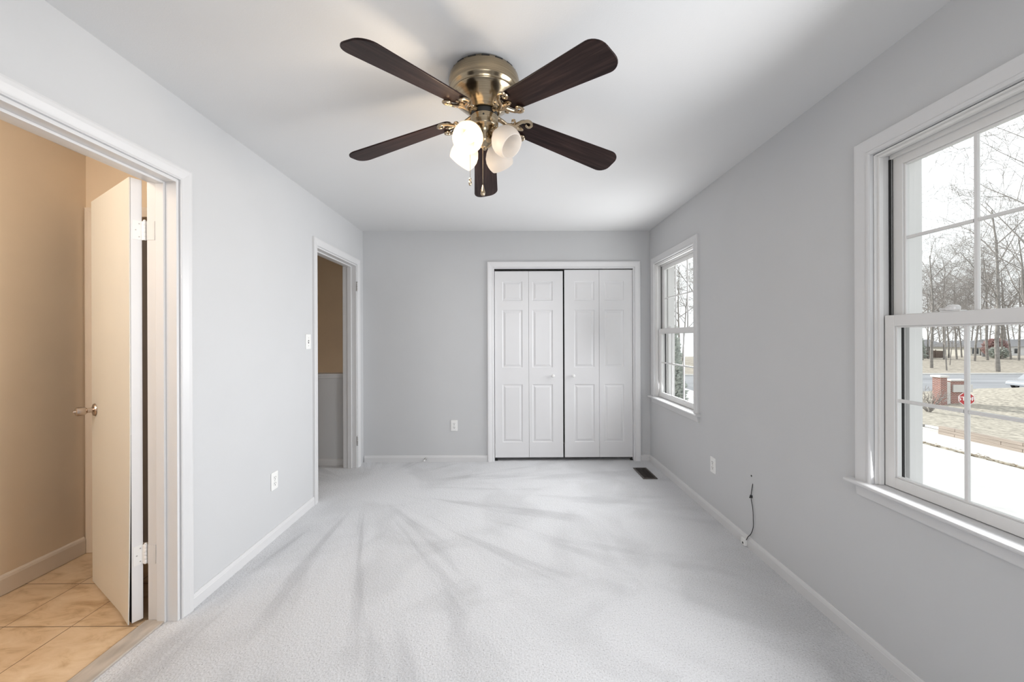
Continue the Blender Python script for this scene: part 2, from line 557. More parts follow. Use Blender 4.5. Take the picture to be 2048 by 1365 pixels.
mpL = lambda u, v, h: (XL + h, u, v)
mpLo = lambda u, v, h: (XLO - h, u, v)
mpR = lambda u, v, h: (XR - h, u, v)
mpB = lambda u, v, h: (u, YB - h, v)


def base_run(name, a, b, n, label, mt=TRIM, prof=BASE):
    """baseboard from a to b on the floor, projecting along n"""
    a, b, n = Vector((*a, 0)), Vector((*b, 0)), Vector((*n, 0))
    o = MB().sweep([[p + n * d + Vector((0, 0, z)) for d, z in prof] for p in (a, b)]).obj(name, mt)
    return S(o, label, 'baseboard')


base_run('baseboard_left', (XL, BD1 + .062), (XL, HD0 - .062), (1, 0), 'white moulded baseboard along the wall between the two doorways')
base_run('baseboard_back', (XL + .013, YB), (CD0 - .062, YB), (0, -1), 'white baseboard under the end wall beside the closet')
base_run('baseboard_corner', (CD1 + .062, YB), (XR, YB), (0, -1), 'short white baseboard between closet trim and window wall')
base_run('baseboard_right', (XR, YF), (XR, YB - .012), (-1, 0), 'long white baseboard under the windows')


def door_trim(name, mp, mpo, u0, u1, v1, label, stop_dir, jm=TRIM):
    """jamb lining with stop, and casings on both faces"""
    r = thing(name, label, 'door trim', kind='structure')
    casing('casing', mp, u0 - .004, u1 + .004, 0, v1 + .004, CAS, TRIM, r)
    casing('casing', mpo, u0 - .004, u1 + .004, 0, v1 + .004, CAS, jm, r)
    t = .012
    j = MB()
    for (a, b) in ((u0 - .001, u0 + t), (u1 - t, u1 + .001)):
        j.box(XLO - .003, XL + .003, a, b, 0, v1)
    j.box(XLO - .003, XL + .003, u0 + t, u1 - t, v1 - t, v1 + .001)
    j.obj('jamb', TRIM, r, bevel=.001)
    s0, s1 = (XL - .085, XL - .045) if stop_dir > 0 else (XLO + .045, XLO + .083)
    k = MB()
    k.box(s0, s1, u0 + t, u0 + t + .011, 0, v1 - t)
    k.box(s0, s1, u1 - t - .011, u1 - t, 0, v1 - t)
    k.box(s0, s1, u0 + t + .011, u1 - t - .011, v1 - t - .011, v1 - t)
    k.obj('stop', TRIM, r, bevel=.002)
    return r


trb = door_trim('trim_1', mpL, mpLo, BD0, BD1, DH, 'white casing and jamb around the bathroom doorway', -1)
trh = door_trim('trim_2', mpL, mpLo, HD0, HD1, DH, 'white casing and jamb around the hall doorway in the corner', 1)


def hinge(name, x, y, z, parent, mt, leaf_a, leaf_b):
    """knuckle barrel on z with two leaves given as boxes offsets"""
    h = MB()
    for k in range(5):
        z0 = z - .044 + k * .0178
        h.lathe([(.0062, z0), (.0068, z0 + .001), (.0068, z0 + .0165), (.0062, z0 + .0172)], 12, (x, y, 0))
    h.lathe([(.003, z + .044), (.006, z + .046), (.005, z + .05), (.001, z + .052)], 10, (x, y, 0))
    o = h.obj(name, mt, parent, smooth=True)
    for lf in (leaf_a, leaf_b):
        if lf:
            l = MB().hexa(lf).obj('leaf', mt, o)
    return o


# hall doorway: hinges left on the jamb, the door itself is gone
for z in (1.83, .27):
    yj = HD1 - .012
    hinge('hinge', XL + .009, yj + .004, z, trh, STEEL,
          [(XL - .034, yj - .0022, z - .044), (XL + .004, yj - .0022, z - .044), (XL + .004, yj, z - .044), (XL - .034, yj, z - .044),
           (XL - .034, yj - .0022, z + .044), (XL + .004, yj - .0022, z + .044), (XL + .004, yj, z + .044), (XL - .034, yj, z + .044)], None).children[0].data.materials[0] = TRIM
MB().box(XL - .036, XL - .012, HD0 + .0115, HD0 + .0135, .89, .95).obj('strike_plate', STEEL, trh)

# ------------------------------------------------------------------ hall seen through the corner doorway
PW = 3.94
S(MB().box(-2.95, XLO, PW, PW + .11, 0, .925).obj('wall_stairs', WALL), 'low grey half wall at the stairs through the hall doorway', 'half wall')
S(MB().box(-2.95, XLO, PW - .02, PW + .13, .925, .945).box(-2.95, XLO, PW - .01, PW, .9, .925).obj('trim_3', TRIM, bevel=.004), 'white cap board on top of the low stair wall', 'trim')
base_run('baseboard_hall', (-2.95, PW), (XLO, PW), (0, -1), 'white baseboard at the foot of the low stair wall')
w = MB()
w.box(-3.08, XLO, 5.0, 5.1, -2.6, H).box(-3.08, -2.95, 2.55, 5.0, -2.6, H).box(XLO, XL, YB + .13, 5.0, -2.6, H).box(-2.95, XLO, 2.47, 2.55, 0, H)
S(w.obj('wall_hall', TAN), 'dim tan stairwell wall beyond the low half wall', 'wall')
S(MB().box(-3.08, XL, 2.47, 5.1, H, H + .15).obj('ceiling_hall', CEIL), 'ceiling over the hall and stairs', 'ceiling')
light('hall_lamp', 'POINT', (-2.5, 4.5, 2.0), .05, (1, .86, .66), radius=.08)

# ------------------------------------------------------------------ bathroom seen through the near doorway
BX, BY = -2.609, 2.362
S(MB().box(-3.0, XL - .055, -.4, BY + .1, -.2, -.003).obj('floor_bathroom', TILE), 'beige stone look square tiles on the bathroom floor', 'floor')
S(MB().box(XLO - .012, XL - .050, BD0 + .012, BD1 - .012, -.003, .009).obj('trim_4', MARBLE, bevel=.004), 'grey beige marble threshold between tile and carpet', 'threshold')
w = MB()
w.box(BX - .1, BX, -.4, BY + .1, 0, H)
S(w.obj('wall_bathroom', TAN), 'tan painted bathroom side wall', 'wall')
w = MB()
w.box(BX, BX + .062, BY, BY + .1, 0, H).box(BX + .062, -1.80, BY, BY + .1, 2.065, H).box(-1.80, XLO, BY, BY + .1, 0, H)
S(w.obj('wall_linen', TAN), 'tan wall at the far end of the bathroom behind the open door', 'wall')
S(MB().box(BX, XLO, -.5, -.4, 0, H).obj('wall_vanity', TAN), 'tan wall at the near end of the bathroom', 'wall')
S(MB().box(BX - .1, XL, -.5, BY + .1, H, H + .15).obj('ceiling_bathroom', CEIL), 'white ceiling over the bathroom', 'ceiling')
S(MB().box(BX, XLO, BY + .1, BY + .105, 0, H).obj('wall_recess', RECESS_SHADE), 'sheet coloured dark for the shaded linen closet recess behind the bathroom door', 'wall')
mpT = lambda u, v, h: (u, BY - h, v)
o = casing('trim_5', mpT, BX + .066, -1.80, 0, 2.06, [(d, h) for d, h in CAS], WARMTRIM)
S(o, 'warm tinted white casing around the linen closet opening in the bathroom', 'door trim')
base_run('baseboard_bathroom', (BX, -.4), (BX, BY - .02), (1, 0), 'tall warm tinted white baseboard along the tan bathroom wall', WARMTRIM,
         [(0, 0), (.014, 0), (.014, .08), (.010, .092), (.004, .1), (0, .1)])
light('vanity_lamp', 'POINT', (-1.95, .45, 2.05), 32, (1, .95, .90), radius=.12)
light('bathroom_ceiling_lamp', 'POINT', (-2.1, 1.15, 2.32), 5, (1, .82, .60), radius=.08)

# bathroom door: hung on the far jamb, swung open past square
dr = thing('door_1', 'cream flush bathroom door standing open with a nickel knob', 'door', (-1.704, 1.777, .012), math.atan2(.315, -.514), kind='structure')
DW, DT, DZ = .604, .044, 2.036     # local x along the door from the hinge, local y 0..DT towards the viewer side
c = MB()
c.box(0, DW, 0, DT - .005, 0, DZ)
c.obj('core', DOORW, dr, bevel=.0012)
# facing sheet, coming away from the core at the foot of the hinge edge
rows = 24
sk = MB()
grid = []
for i in range(rows + 1):
    z = DZ * i / rows
    row = []
    for x in (0, .02, .06, .15, DW):
        pull = max(0, 1 - z / .85) ** 1.5 * max(0, 1 - x / .15) * .008
        row.append((x, DT - .004 + pull, z, pull))
    grid.append(row)
vs = [[(sk.bm.verts.new((x, y, z)), sk.bm.verts.new((x, y + .004, z))) for x, y, z, p in row] for row in grid]
for i in range(rows):
    for j in range(4):
        a, b, c2, d = vs[i][j], vs[i][j + 1], vs[i + 1][j + 1], vs[i + 1][j]
        sk.bm.faces.new((a[0], b[0], c2[0], d[0])); sk.bm.faces.new((a[1], d[1], c2[1], b[1]))
    for j in (0, 4):
        a, d = vs[i][j], vs[i + 1][j]
        sk.bm.faces.new((a[0], d[0], d[1], a[1]))
for i in (0, rows):
    for j in range(4):
        a, b = vs[i][j], vs[i][j + 1]
        sk.bm.faces.new((a[0], b[0], b[1], a[1]))
fs = sk.obj('facing_sheet', BEIGEDOOR, dr)
fs['label'] = 'cream facing sheet peeling away at its bottom corner'
MB().box(.0012, DW - .002, DT - .0055, DT - .0042, .001, .86).obj('gap_shade', DARK, dr)  # dark strip gives the shade inside the peeled gap
kx, kz = DW - .065, .925
kn = MB().lathe([(.031, 0), (.033, .002), (.030, .008), (.018, .011), (.0125, .013), (.0125, .030), (.016, .033), (.0205, .038), (.0225, .050), (.0225, .062), (.0215, .068), (.018, .0705), (.0165, .070), (.008, .070), (.006, .080), (.001, .081)], 28, (kx, DT, kz), (0, 1, 0)).obj('knob', KNOBM, dr, smooth=True)
MB().lathe([(.031, 0), (.030, .008), (.0125, .013), (.0125, .030), (.0225, .050), (.0225, .066), (.001, .070)], 28, (kx, 0, kz), (0, -1, 0)).obj('knob', KNOBM, dr, smooth=True)
for z in (1.80, .30):
    hm = hinge('hinge', -.012, -.006, z, dr, PLASTIC,
               [(-.0022, 0.002, z - .044), (0, .002, z - .044), (0, .034, z - .044), (-.0022, .034, z - .044),
                (-.0022, .002, z + .044), (0, .002, z + .044), (0, .034, z + .044), (-.0022, .034, z + .044)],
               [(-.014, -.008, z - .044), (-.002, -.001, z - .044), (-.002, .003, z - .044), (-.016, -.004, z - .044),
                (-.014, -.008, z + .044), (-.002, -.001, z + .044), (-.002, .003, z + .044), (-.016, -.004, z + .044)])
    for dy, dz in ((.010, .03), (.022, 0), (.010, -.03)):
        MB().lathe([(.003, 0), (.0025, .0008), (.0005, .001)], 8, (-.0022, dy, z + dz), (-1, 0, 0)).obj('screw', STEEL, hm)
    # painted leaf on the jamb
    MB().box(XLO - .002, XLO + .034, BD1 - .0142, BD1 - .0118, z - .032, z + .056).obj('hinge_leaf', TRIM, trb)

# ------------------------------------------------------------------ closet
ct = thing('trim_6', 'white casing framing the folding closet doors', 'door trim', kind='structure')
casing('casing', mpB, CD0 - .002, CD1 + .002, 0, CH_ + .002, CAS, DOORW, ct)
j = MB().box(CD0 - .001, CD0 + .012, YB - .003, YB + .13, 0, CH_).box(CD1 - .012, CD1 + .001, YB - .003, YB + .13, 0, CH_).box(CD0 + .012, CD1 - .012, YB - .003, YB + .13, CH_ - .012, CH_ + .001)
j.obj('jamb', DOORW, ct)
MB().box(CD0 + .012, CD1 - .012, YB + .012, YB + .04, CH_ - .02, CH_ - .012).obj('track', SLOT, ct)


def rrect_ring(x0, x1, z0, z1, y):
    return [(x0, y, z0), (x1, y, z0), (x1, y, z1), (x0, y, z1)]


def bifold_leaf(parent, x0, x1, z0, z1, p0, p1, yf, rz=0):
    """one hollow door leaf with three moulded raised panels; front face at y=yf"""
    panels = [(.193 + .005, .812), (.992, 1.603), (1.702, 1.908)]
    bm = bmesh.new()
    xs = [x0, p0, p1, x1]
    zs = [z0]
    for a, b in panels: zs += [a, b]
    zs.append(z1)

    def quad(pts):
        bm.faces.new([bm.verts.new(p) for p in pts])
    for i in range(3):
        for k in range(len(zs) - 1):
            a, b, cc, d = xs[i], xs[i + 1], zs[k], zs[k + 1]
            if i == 1 and k % 2 == 1:
                # groove, then bevel back up to the raised field
                steps = [(0, 0), (.004, .005), (.010, .0065), (.016, .0055), (.030, .0015), (.0315, .0005)]
                ri = [rrect_ring(a + e, b - e, cc + e, d - e, yf + dep) for e, dep in steps]
                for r0, r1 in zip(ri, ri[1:]):
                    for q in range(4):
                        w_ = (q + 1) % 4
                        quad((r0[q], r0[w_], r1[w_], r1[q]))
                quad(ri[-1])
            else:
                quad(rrect_ring(a, b, cc, d, yf))
    yb = yf + .032
    quad(rrect_ring(x0, x1, z0, z1, yb))
    quad(((x0, yf, z0), (x0, yb, z0), (x0, yb, z1), (x0, yf, z1)))
    quad(((x1, yf, z0), (x1, yb, z0), (x1, yb, z1), (x1, yf, z1)))
    quad(((x0, yf, z0), (x1, yf, z0), (x1, yb, z0), (x0, yb, z0)))
    quad(((x0, yf, z1), (x1, yf, z1), (x1, yb, z1), (x0, yb, z1)))
    bmesh.ops.remove_doubles(bm, verts=bm.verts, dist=1e-5)
    mb = MB(); mb.bm.free(); mb.bm = bm
    return mb.obj('door_leaf', DOORW, parent)


YD = YB + .016
d2 = thing('door_2', 'white two leaf folding closet door farther from the windows', 'closet door', kind='structure')
d3 = thing('door_3', 'white two leaf folding closet door beside the window wall', 'closet door', kind='structure')
spec = [(d2, -.153, .2065, -.072, .140, 2.016), (d2, .209, .571, .247, .462, 2.016), (d3, .588, .9555, .692, .905, 2.030), (d3, .958, 1.311, 1.010, 1.218, 2.030)]
for i, (par, a, b, p0, p1, zt) in enumerate(spec):
    lf = bifold_leaf(par, a, b, .036, zt, p0, p1, YD + (0, .001, .001, 0)[i])
    if i in (1, 2):
        kx = (.463, .679)[i - 1]
        MB().lathe([(.011, 0), (.008, .003), (.007, .010), (.010, .015), (.0155, .020), (.0165, .026), (.013, .031), (.001, .033)], 24, (kx, YD + .001, .903), (0, -1, 0)).obj('knob', PLASTIC, lf, smooth=True)
for par, xs in ((d2, (-.14,)), (d3, (1.30,))):
    for x in xs:
        MB().box(x - .012, x + .012, YD + .004, YD + .028, .0, .012).lathe([(.005, .01), (.005, .04)], 8, (x, YD + .016, 0)).obj('floor_pivot', SLOT, par)


# ------------------------------------------------------------------ windows
def make_window(name, label, a, b):
    """double hung window in the right wall, opening from y=a to y=b"""
    r = thing(name, label, 'window', kind='structure')
    z0, z1 = WZ0, WZ1
    # casing: two legs and a head, resting on the stool
    casing('casing', mpR, a - .006, b + .006, z0, z1 + .006, CASW, TRIM, r)
    # stool with rounded nose and horns
    st = [(XR + .055, z0 - .019), (XR - .040, z0 - .019), (XR - .046, z0 - .016), (XR - .048, z0 - .010), (XR - .046, z0 - .004), (XR - .040, z0 - .001), (XR - .02, z0), (XR + .055, z0 + .002)]
    MB().prism(st, a - .0725 - .026, b + .0725 + .026, lambda u, v, d: (u, d, v)).obj('stool', TRIM, r, bevel=.002)
    ap = [(0, z0 - .019), (.016, z0 - .019), (.0175, z0 - .03), (.013, z0 - .058), (.012, z0 - .064), (.010, z0 - .068), (0, z0 - .068)]
    MB().prism(ap, a - .070, b + .070, lambda u, v, d: (XR - u, d, v)).obj('apron', TRIM, r)
    # jamb box with inner stop and channel ribs
    j = MB()
    x1 = XRO + .02
    for s, y in ((1, a), (-1, b)):
        q = lambda d0, d1: sorted((y + s * d0, y + s * d1))
        j.box(XR + .001, x1, *q(-.004, 0), z0 + .002, z1)
        j.box(XR + .012, XR + .029, *q(0, .009), z0 + .002, z1)
        j.box(XR + .0615, XR + .0655, *q(0, .007), z0 + .03, z1)
        j.box(XR + .099, XR + .112, *q(0, .012), z0 + .03, z1)
        j.box(XR + .125, XR + .150, *q(0, .016), z0 + .03, z1)
    j.box(XR + .001, x1, a, b, z1 - .004, z1 + .002)
    j.box(XR + .012, XR + .029, a + .009, b - .009, z1 - .014, z1 - .004)
    j.box(XR + .055, XR + .064, a + .009, b - .009, z1 - .022, z1 - .004)
    j.box(XR + .099, XR + .150, a + .016, b - .016, z1 - .016, z1 - .004)
    j.hexa([(XR + .055, a, z0 - .05), (x1 + .03, a, z0 - .06), (x1 + .03, b, z0 - .06), (XR + .055, b, z0 - .05), (XR + .055, a, z0 + .012), (x1 + .03, a, z0 - .012), (x1 + .03, b, z0 - .012), (XR + .055, b, z0 + .012)])
    j.obj('jamb', VINYL, r, bevel=.0012)
    for y0, y1 in ((a, a + .0165), (b - .0165, b)):
        MB().box(XR + .0985, XR + .1045, y0, y1, z0 + .02, z1 - .02).obj('track_shade', RUBBER_AND_SHADE, r)  # dark strip stands in for shade in the sash track
    for y0, y1 in ((a, a + .0095), (b - .0095, b)):
        MB().box(XR + .0580, XR + .0606, y0, y1, 1.394, z1 - .02).obj('track_shade', RUBBER_AND_SHADE, r)  # dark line painted as shade between the two sash channels
    # brick mould outside
    e = MB()
    e.box(XRO, XRO + .03, a - .05, a - .0045, z0 - .06, z1 + .05).box(XRO, XRO + .03, b + .0045, b + .05, z0 - .06, z1 + .05).box(XRO, XRO + .03, a - .0045, b + .0045, z1 + .0025, z1 + .05)
    e.obj('outside_trim', VINYL, r)

    def sash(nm, x0, x1, zb, zt, st_w, rb, rt, mid):
        ya, yb = a + .010, b - .010
        f = MB()
        f.box(x0, x1, ya, ya + st_w, zb, zt).box(x0, x1, yb - st_w, yb, zb, zt)
        f.box(x0, x1, ya + st_w, yb - st_w, zb, zb + rb).box(x0, x1, ya + st_w, yb - st_w, zt - rt, zt)
        # glazing bead
        xb0, xb1 = x0 + .006, x1 - .006
        ia, ib, iz0, iz1 = ya + st_w, yb - st_w, zb + rb, zt - rt
        f.box(xb0, xb1, ia, ia + .006, iz0, iz1).box(xb0, xb1, ib - .006, ib, iz0, iz1).box(xb0, xb1, ia + .006, ib - .006, iz0, iz0 + .006).box(xb0, xb1, ia + .006, ib - .006, iz1 - .006, iz1)
        so = f.obj(nm, VINYL, r, bevel=.0016)
        ia += .006; ib -= .006; iz0 += .006; iz1 -= .006
        xm = (x0 + x1) / 2
        MB().box(xm - .002, xm + .002, ia, ib, iz0, iz1).obj('glass', GLASS, so)
        g = MB()
        wv = (ib - ia) / 3
        bar = [(xm - .0055, -.0045), (xm - .0055, .0045), (xm, .0072), (xm + .0055, .0045), (xm + .0055, -.0045), (xm, -.0072)]
        for k in (1, 2):
            y = ia + wv * k
            g.prism(bar, iz0, iz1, lambda u, v, d: (u, y + v, d))
        for (u0, u1) in ((ia, ia + wv - .0073), (ia + wv + .0073, ia + 2 * wv - .0073), (ia + 2 * wv + .0073, ib)):
            g.prism(bar, u0, u1, lambda u, v, d: (u, d, mid + v))
        g.obj('grille', VINYL, so)
        return so
    sash('upper_sash', XR + .0665, XR + .0965, 1.352, z1 - .010, .037, .040, .044, 1.70)
    lo = sash('lower_sash', XR + .031, XR + .061, z0 + .004, 1.394, .037, .042, .044, 1.056)
    # cam lock and keeper on the meeting rail
    yc = b - .236
    lk = MB().box(XR + .033, XR + .058, yc - .030, yc + .030, 1.394, 1.399)
    lk.lathe([(.017, 1.399), (.018, 1.402), (.018, 1.411), (.014, 1.417), (.004, 1.419)], 24, (XR + .045, yc, 0))
    lk.box(XR + .036, XR + .046, yc + .005, yc + .036, 1.400, 1.409)
    lk.obj('sash_lock', VINYL, lo, bevel=.0015)
    return r


make_window('window_1', 'white sash window near the camera overlooking the street and stop sign', W1a, W1b)
make_window('window_2', 'white sash window in the corner beside the closet', W2a, W2b)
wf = MB()
wf.box(-.75, -.71, YF - .1, YF - .04, .8, 2.1).box(.91, .95, YF - .1, YF - .04, .8, 2.1).box(-.71, .91, YF - .1, YF - .04, .8, .84).box(-.71, .91, YF - .1, YF - .04, 2.06, 2.1).box(.08, .12, YF - .1, YF - .04, .84, 2.06)  # unseen window frame, added along with its fill light
S(wf.obj('window_added', VINYL), 'white frame of the added unseen window behind the camera', 'window')


# ------------------------------------------------------------------ outlets, switch, vent, cable, door stop
def make_outlet(label, loc, rz):
    r = thing('wall_outlet', label, 'outlet', loc, rz, group='duplex wall outlets')
    # local: plate in xz, facing -y
    pl = [(-.035, -.0535), (-.0315, -.057), (.0315, -.057), (.035, -.0535), (.035, .0535), (.0315, .057), (-.0315, .057), (-.035, .0535)]
    MB().prism(pl, 0, -.0055, lambda u, v, d: (u, d, v)).obj('cover_plate', PLASTIC, r, bevel=.0018)
    for s in (1, -1):
        z = s * .0195
        oc = [(.0172 * math.cos(t), max(-.0145, min(.0145, .0172 * math.sin(t))) + z) for t in [k * PI / 12 for k in range(24)]]
        rc = MB().prism(oc, -.005, -.0075, lambda u, v, d: (u, d, v)).obj('receptacle', PLASTIC, r)
        MB().box(-.0082, -.0050, -.0079, -.007, z - .001, z + .009).obj('slot', SLOT, rc)
        MB().box(.0050, .0082, -.0079, -.007, z, z + .008).obj('slot', SLOT, rc)
        MB().lathe([(.0036, .0), (.0036, .0009)], 12, (0, -.007, z - .008), (0, -1, 0)).obj('ground_hole', SLOT, rc)
    MB().lathe([(.0035, 0), (.003, .001), (.0005, .0014)], 12, (0, -.0055, 0), (0, -1, 0)).obj('screw', STEEL, r, smooth=True)
    return r


make_outlet('white duplex outlet low on the wall between the two doorways', (XL, 2.503, .378), R(90))
make_outlet('white duplex outlet low on the end wall beside the closet', (-.585, YB, .383), 0)
make_outlet('white duplex outlet low on the window wall', (XR, 2.782, .372), R(-90))

sw = thing('light_switch', 'white toggle light switch beside the hall doorway', 'switch', (XL, 2.928, 1.284), R(90))
pl = [(-.035, -.0535), (-.0315, -.057), (.0315, -.057), (.035, -.0535), (.035, .0535), (.0315, .057), (-.0315, .057), (-.035, .0535)]
MB().prism(pl, 0, -.006, lambda u, v, d: (u, d, v)).obj('cover_plate', PLASTIC, sw, bevel=.002)
MB().box(-.006, .006, -.0066, -.0055, -.013, .013).obj('toggle_slot', SLOT, sw)
MB().hexa([(-.004, -.006, -.004), (.004, -.006, -.004), (.0035, -.016, .004), (-.0035, -.016, .004), (-.004, -.006, .006), (.004, -.006, .006), (.0035, -.016, .009), (-.0035, -.016, .009)]).obj('toggle', PLASTIC, sw)
for z in (.03, -.03):
    MB().lathe([(.003, 0), (.0026, .001), (.0005, .0013)], 10, (0, -.006, z), (0, -1, 0)).obj('screw', STEEL, sw)

fv = thing('floor_vent', 'dark brown metal floor register set in the carpet by the window wall', 'floor vent', (1.299, 3.658, 0))
hx, hy = .067, .150
f = MB()
for x0, x1_, y0, y1_ in ((-hx, -hx + .016, -hy, hy), (hx - .016, hx, -hy, hy), (-hx + .016, hx - .016, -hy, -hy + .016), (-hx + .016, hx - .016, hy - .016, hy)):
    f.box(x0, x1_, y0, y1_, 0, .006)
f.obj('frame', VENTEDGE, fv, bevel=.002)
MB().box(-hx + .012, hx - .012, -hy + .012, hy - .012, .0002, .0012).obj('duct', DARK, fv)
for k in range(18):
    y = -hy + .026 + k * (2 * hy - .052) / 17
    MB().hexa([(-.05, y - .0045, .0012), (.05, y - .0045, .0012), (.05, y - .003, .0012), (-.05, y - .003, .0012), (-.05, y + .001, .005), (.05, y + .001, .005), (.05, y + .0025, .005), (-.05, y + .0025, .005)]).obj('louvre', BROWN, fv)
MB().box(-.0025, .0025, -hy + .016, hy - .016, .001, .0055).obj('divider', BROWN, fv)


def smooth_path(pts, n=8):
    P = [Vector(p) for p in pts]
    out = []
    for i in range(len(P) - 1):
        p0, p1, p2, p3 = P[max(i - 1, 0)], P[i], P[i + 1], P[min(i + 2, len(P) - 1)]
        for k in range(n):
            t = k / n
            out.append(.5 * ((2 * p1) + (-p0 + p2) * t + (2 * p0 - 5 * p1 + 4 * p2 - p3) * t * t + (-p0 + 3 * p1 - 3 * p2 + p3) * t ** 3))
    out.append(P[-1])
    return out


cb = thing('cable', 'thin black phone cable hanging from the wall to the baseboard', 'cable', (XR, 2.334, .05))
x = XR - .003
cp = smooth_path([(XR + .003, 2.334, .412), (x, 2.331, .395), (x - .004, 2.336, .35), (x - .003, 2.339, .31), (x - .004, 2.322, .26), (x - .006, 2.315, .20), (x - .007, 2.314, .15), (x - .008, 2.334, .10), (x - .012, 2.356, .07), (x - .014, 2.366, .05), (x - .0155, 2.374, .034)])
rooted(MB().tube(cp, .0022, 6).obj('wire', BLACKW), cb)
rooted(MB().lathe([(.0032, 0), (.0032, .012), (.0022, .015)], 10, (x - .005, 2.341, .33), (-.3, .2, -1)).box(x - .006, x + .003, 2.335, 2.347, .318, .334).obj('clip', BLACKW), cb)
rooted(MB().box(XR - .030, XR - .012, 2.368, 2.408, .004, .046).obj('jack_box', PLASTIC, bevel=.003), cb)
rooted(MB().box(XR - .0306, XR - .0298, 2.380, 2.392, .012, .024).obj('jack_socket', SLOT), cb)
S(MB().lathe([(.006, 0), (.0055, .0012), (.001, .0016)], 12, (XR, 2.345, .452), (-1, 0, 0)).obj('trim_7', SLOT), 'small dark hole plug in the window wall above the cable', 'wall plug')

ds = thing('door_stop', 'small spring door stop on the baseboard of the end wall', 'door stop', (-.885, YB - .0125, .036))
sp = [(.0075 * math.cos(t), -.004 - .052 * t / (2 * PI * 11), .0075 * math.sin(t)) for t in [k * 2 * PI / 10 for k in range(111)]]
MB().tube(sp, .0011, 5).obj('spring', STEEL, ds)
MB().lathe([(.011, 0), (.011, .003), (.007, .006)], 14, (0, 0, 0), (0, -1, 0)).obj('base', STEEL, ds)
MB().lathe([(.006, 0), (.0085, .003), (.0085, .012), (.006, .015)], 14, (0, -.054, 0), (0, -1, 0)).obj('bumper', PLASTIC, ds)

# ------------------------------------------------------------------ ceiling fan
FX, FY = -.104, 1.65
fan = thing('ceiling_fan', 'brass flush mount ceiling fan with five dark wood blades and four glass shades', 'ceiling fan', (FX, FY, H))
z = lambda v: v - H
MB().lathe([(.05, z(2.44)), (.128, z(2.44)), (.140, z(2.436)), (.143, z(2.427)), (.149, z(2.423)), (.153, z(2.405)), (.152, z(2.385)), (.149, z(2.375)), (.1505, z(2.371)), (.149, z(2.366)), (.142, z(2.360)), (.139, z(2.352)), (.1405, z(2.348)), (.138, z(2.343)), (.128, z(2.334)), (.112, z(2.320)), (.096, z(2.306)), (.082, z(2.296)), (.072, z(2.288)), (.067, z(2.283)), (.062, z(2.281)), (.02, z(2.281))], 72).obj('motor_housing', BRASS, fan, smooth=True)
for k in range(16):
    a = 2 * PI * k / 16 + .1
    c_, s_ = math.cos(a), math.sin(a)
    MB().hexa([((.1405 + dr_) * c_ - t_ * s_, (.1405 + dr_) * s_ + t_ * c_, zz) for zz in (z(2.429), z(2.434)) for dr_, t_ in ((-.004, -.016), (.0025, -.016), (.0025, .016), (-.004, .016))]).obj('cooling_slot', SLOT, fan)
MB().lathe([(.02, z(2.2812)), (.056, z(2.2812)), (.056, z(2.262)), (.03, z(2.262))], 48).obj('rotor', SLOT, fan, smooth=True)
MB().lathe([(.02, z(2.262)), (.057, z(2.262)), (.060, z(2.259)), (.060, z(2.218)), (.058, z(2.214)), (.046, z(2.208)), (.040, z(2.200)), (.034, z(2.176)), (.036, z(2.170)), (.034, z(2.150)), (.024, z(2.140)), (.012, z(2.134)), (.009, z(2.126)), (.004, z(2.122)), (.001, z(2.121))], 48).obj('switch_housing', BRASS, fan, smooth=True)
MB().lathe([(.004, 0), (.0035, .002), (.001, .0025)], 10, (0, -.060, z(2.245)), (0, -1, 0)).obj('set_screw', SLOT, fan)

# blades: local x radial from the fan axis, drooping outwards; pitched about their own length
SLOPE = math.atan(.172)
PITCH = R(-12)


def blade_outline():
    L0, L1, w0, w1 = .150, .667, .050, .0695
    pts = []
    r0, r1 = .030, .050
    def arc(cx, cy, r, a0, a1, n=7):
        for k in range(n + 1):
            a = a0 + (a1 - a0) * k / n
            pts.append((cx + r * math.cos(a), cy + r * math.sin(a)))
    arc(L1 - r1, w1 - r1, r1, PI / 2, 0)
    arc(L1 - r1, -w1 + r1, r1, 0, -PI / 2)
    arc(L0 + r0, -w0 + r0, r0, -PI / 2, -PI)
    arc(L0 + r0, w0 - r0, r0, PI, PI / 2)
    return pts


bo = blade_outline()
blade0 = MB().prism(bo, .0, .006, lambda u, v, d: (u, v, d)).obj('blade', WOOD, fan, bevel=.0016)


def spiral(c, r0, a0, turns, zz, sgn, n=18):
    return [(c[0] + r0 * (1 - .78 * k / n) * math.cos(a0 + sgn * turns * 2 * PI * k / n), c[1] + r0 * (1 - .78 * k / n) * math.sin(a0 + sgn * turns * 2 * PI * k / n), zz) for k in range(n + 1)]


zb = -.0065
ir = MB()
ir.tube(smooth_path([(.060, 0, .004), (.085, .0, -.002), (.105, 0, -.010), (.128, 0, zb - .002), (.150, 0, zb), (.170, 0, zb)]), [.0115] * 5 + [.0105] * 10 + [.010] * 10 + [.009] * 10 + [.008] * 6, 10, .75)
for s in (1, -1):
    base = [(.108, 0, -.011), (.122, s * .004, zb - .003), (.140, s * .014, zb - .002), (.150, s * .030, zb - .002), (.162, s * .047, zb - .001)]
    sp_ = spiral((.190, s * .040), .0225, s * R(157), .98, zb - .001, -s)
    path = smooth_path(base, 6)[:-1] + [Vector(p) for p in sp_]
    n = len(path)
    ir.tube(path, [.0105 - .0050 * k / (n - 1) for k in range(n)], 9, .85)
    inner = [(.128, s * .004, zb - .002), (.134, s * .022, zb - .002), (.128, s * .036, zb - .001), (.120, s * .033, zb - .001), (.121, s * .026, zb - .001)]
    ir.tube(smooth_path(inner, 5), .0052, 7, .8)
ir.prism([(.120, -.011), (.165, -.013), (.183, -.006), (.186, 0), (.183, .006), (.165, .013), (.120, .011)], -.0045, 0.0002, lambda u, v, d: (u, v, d))
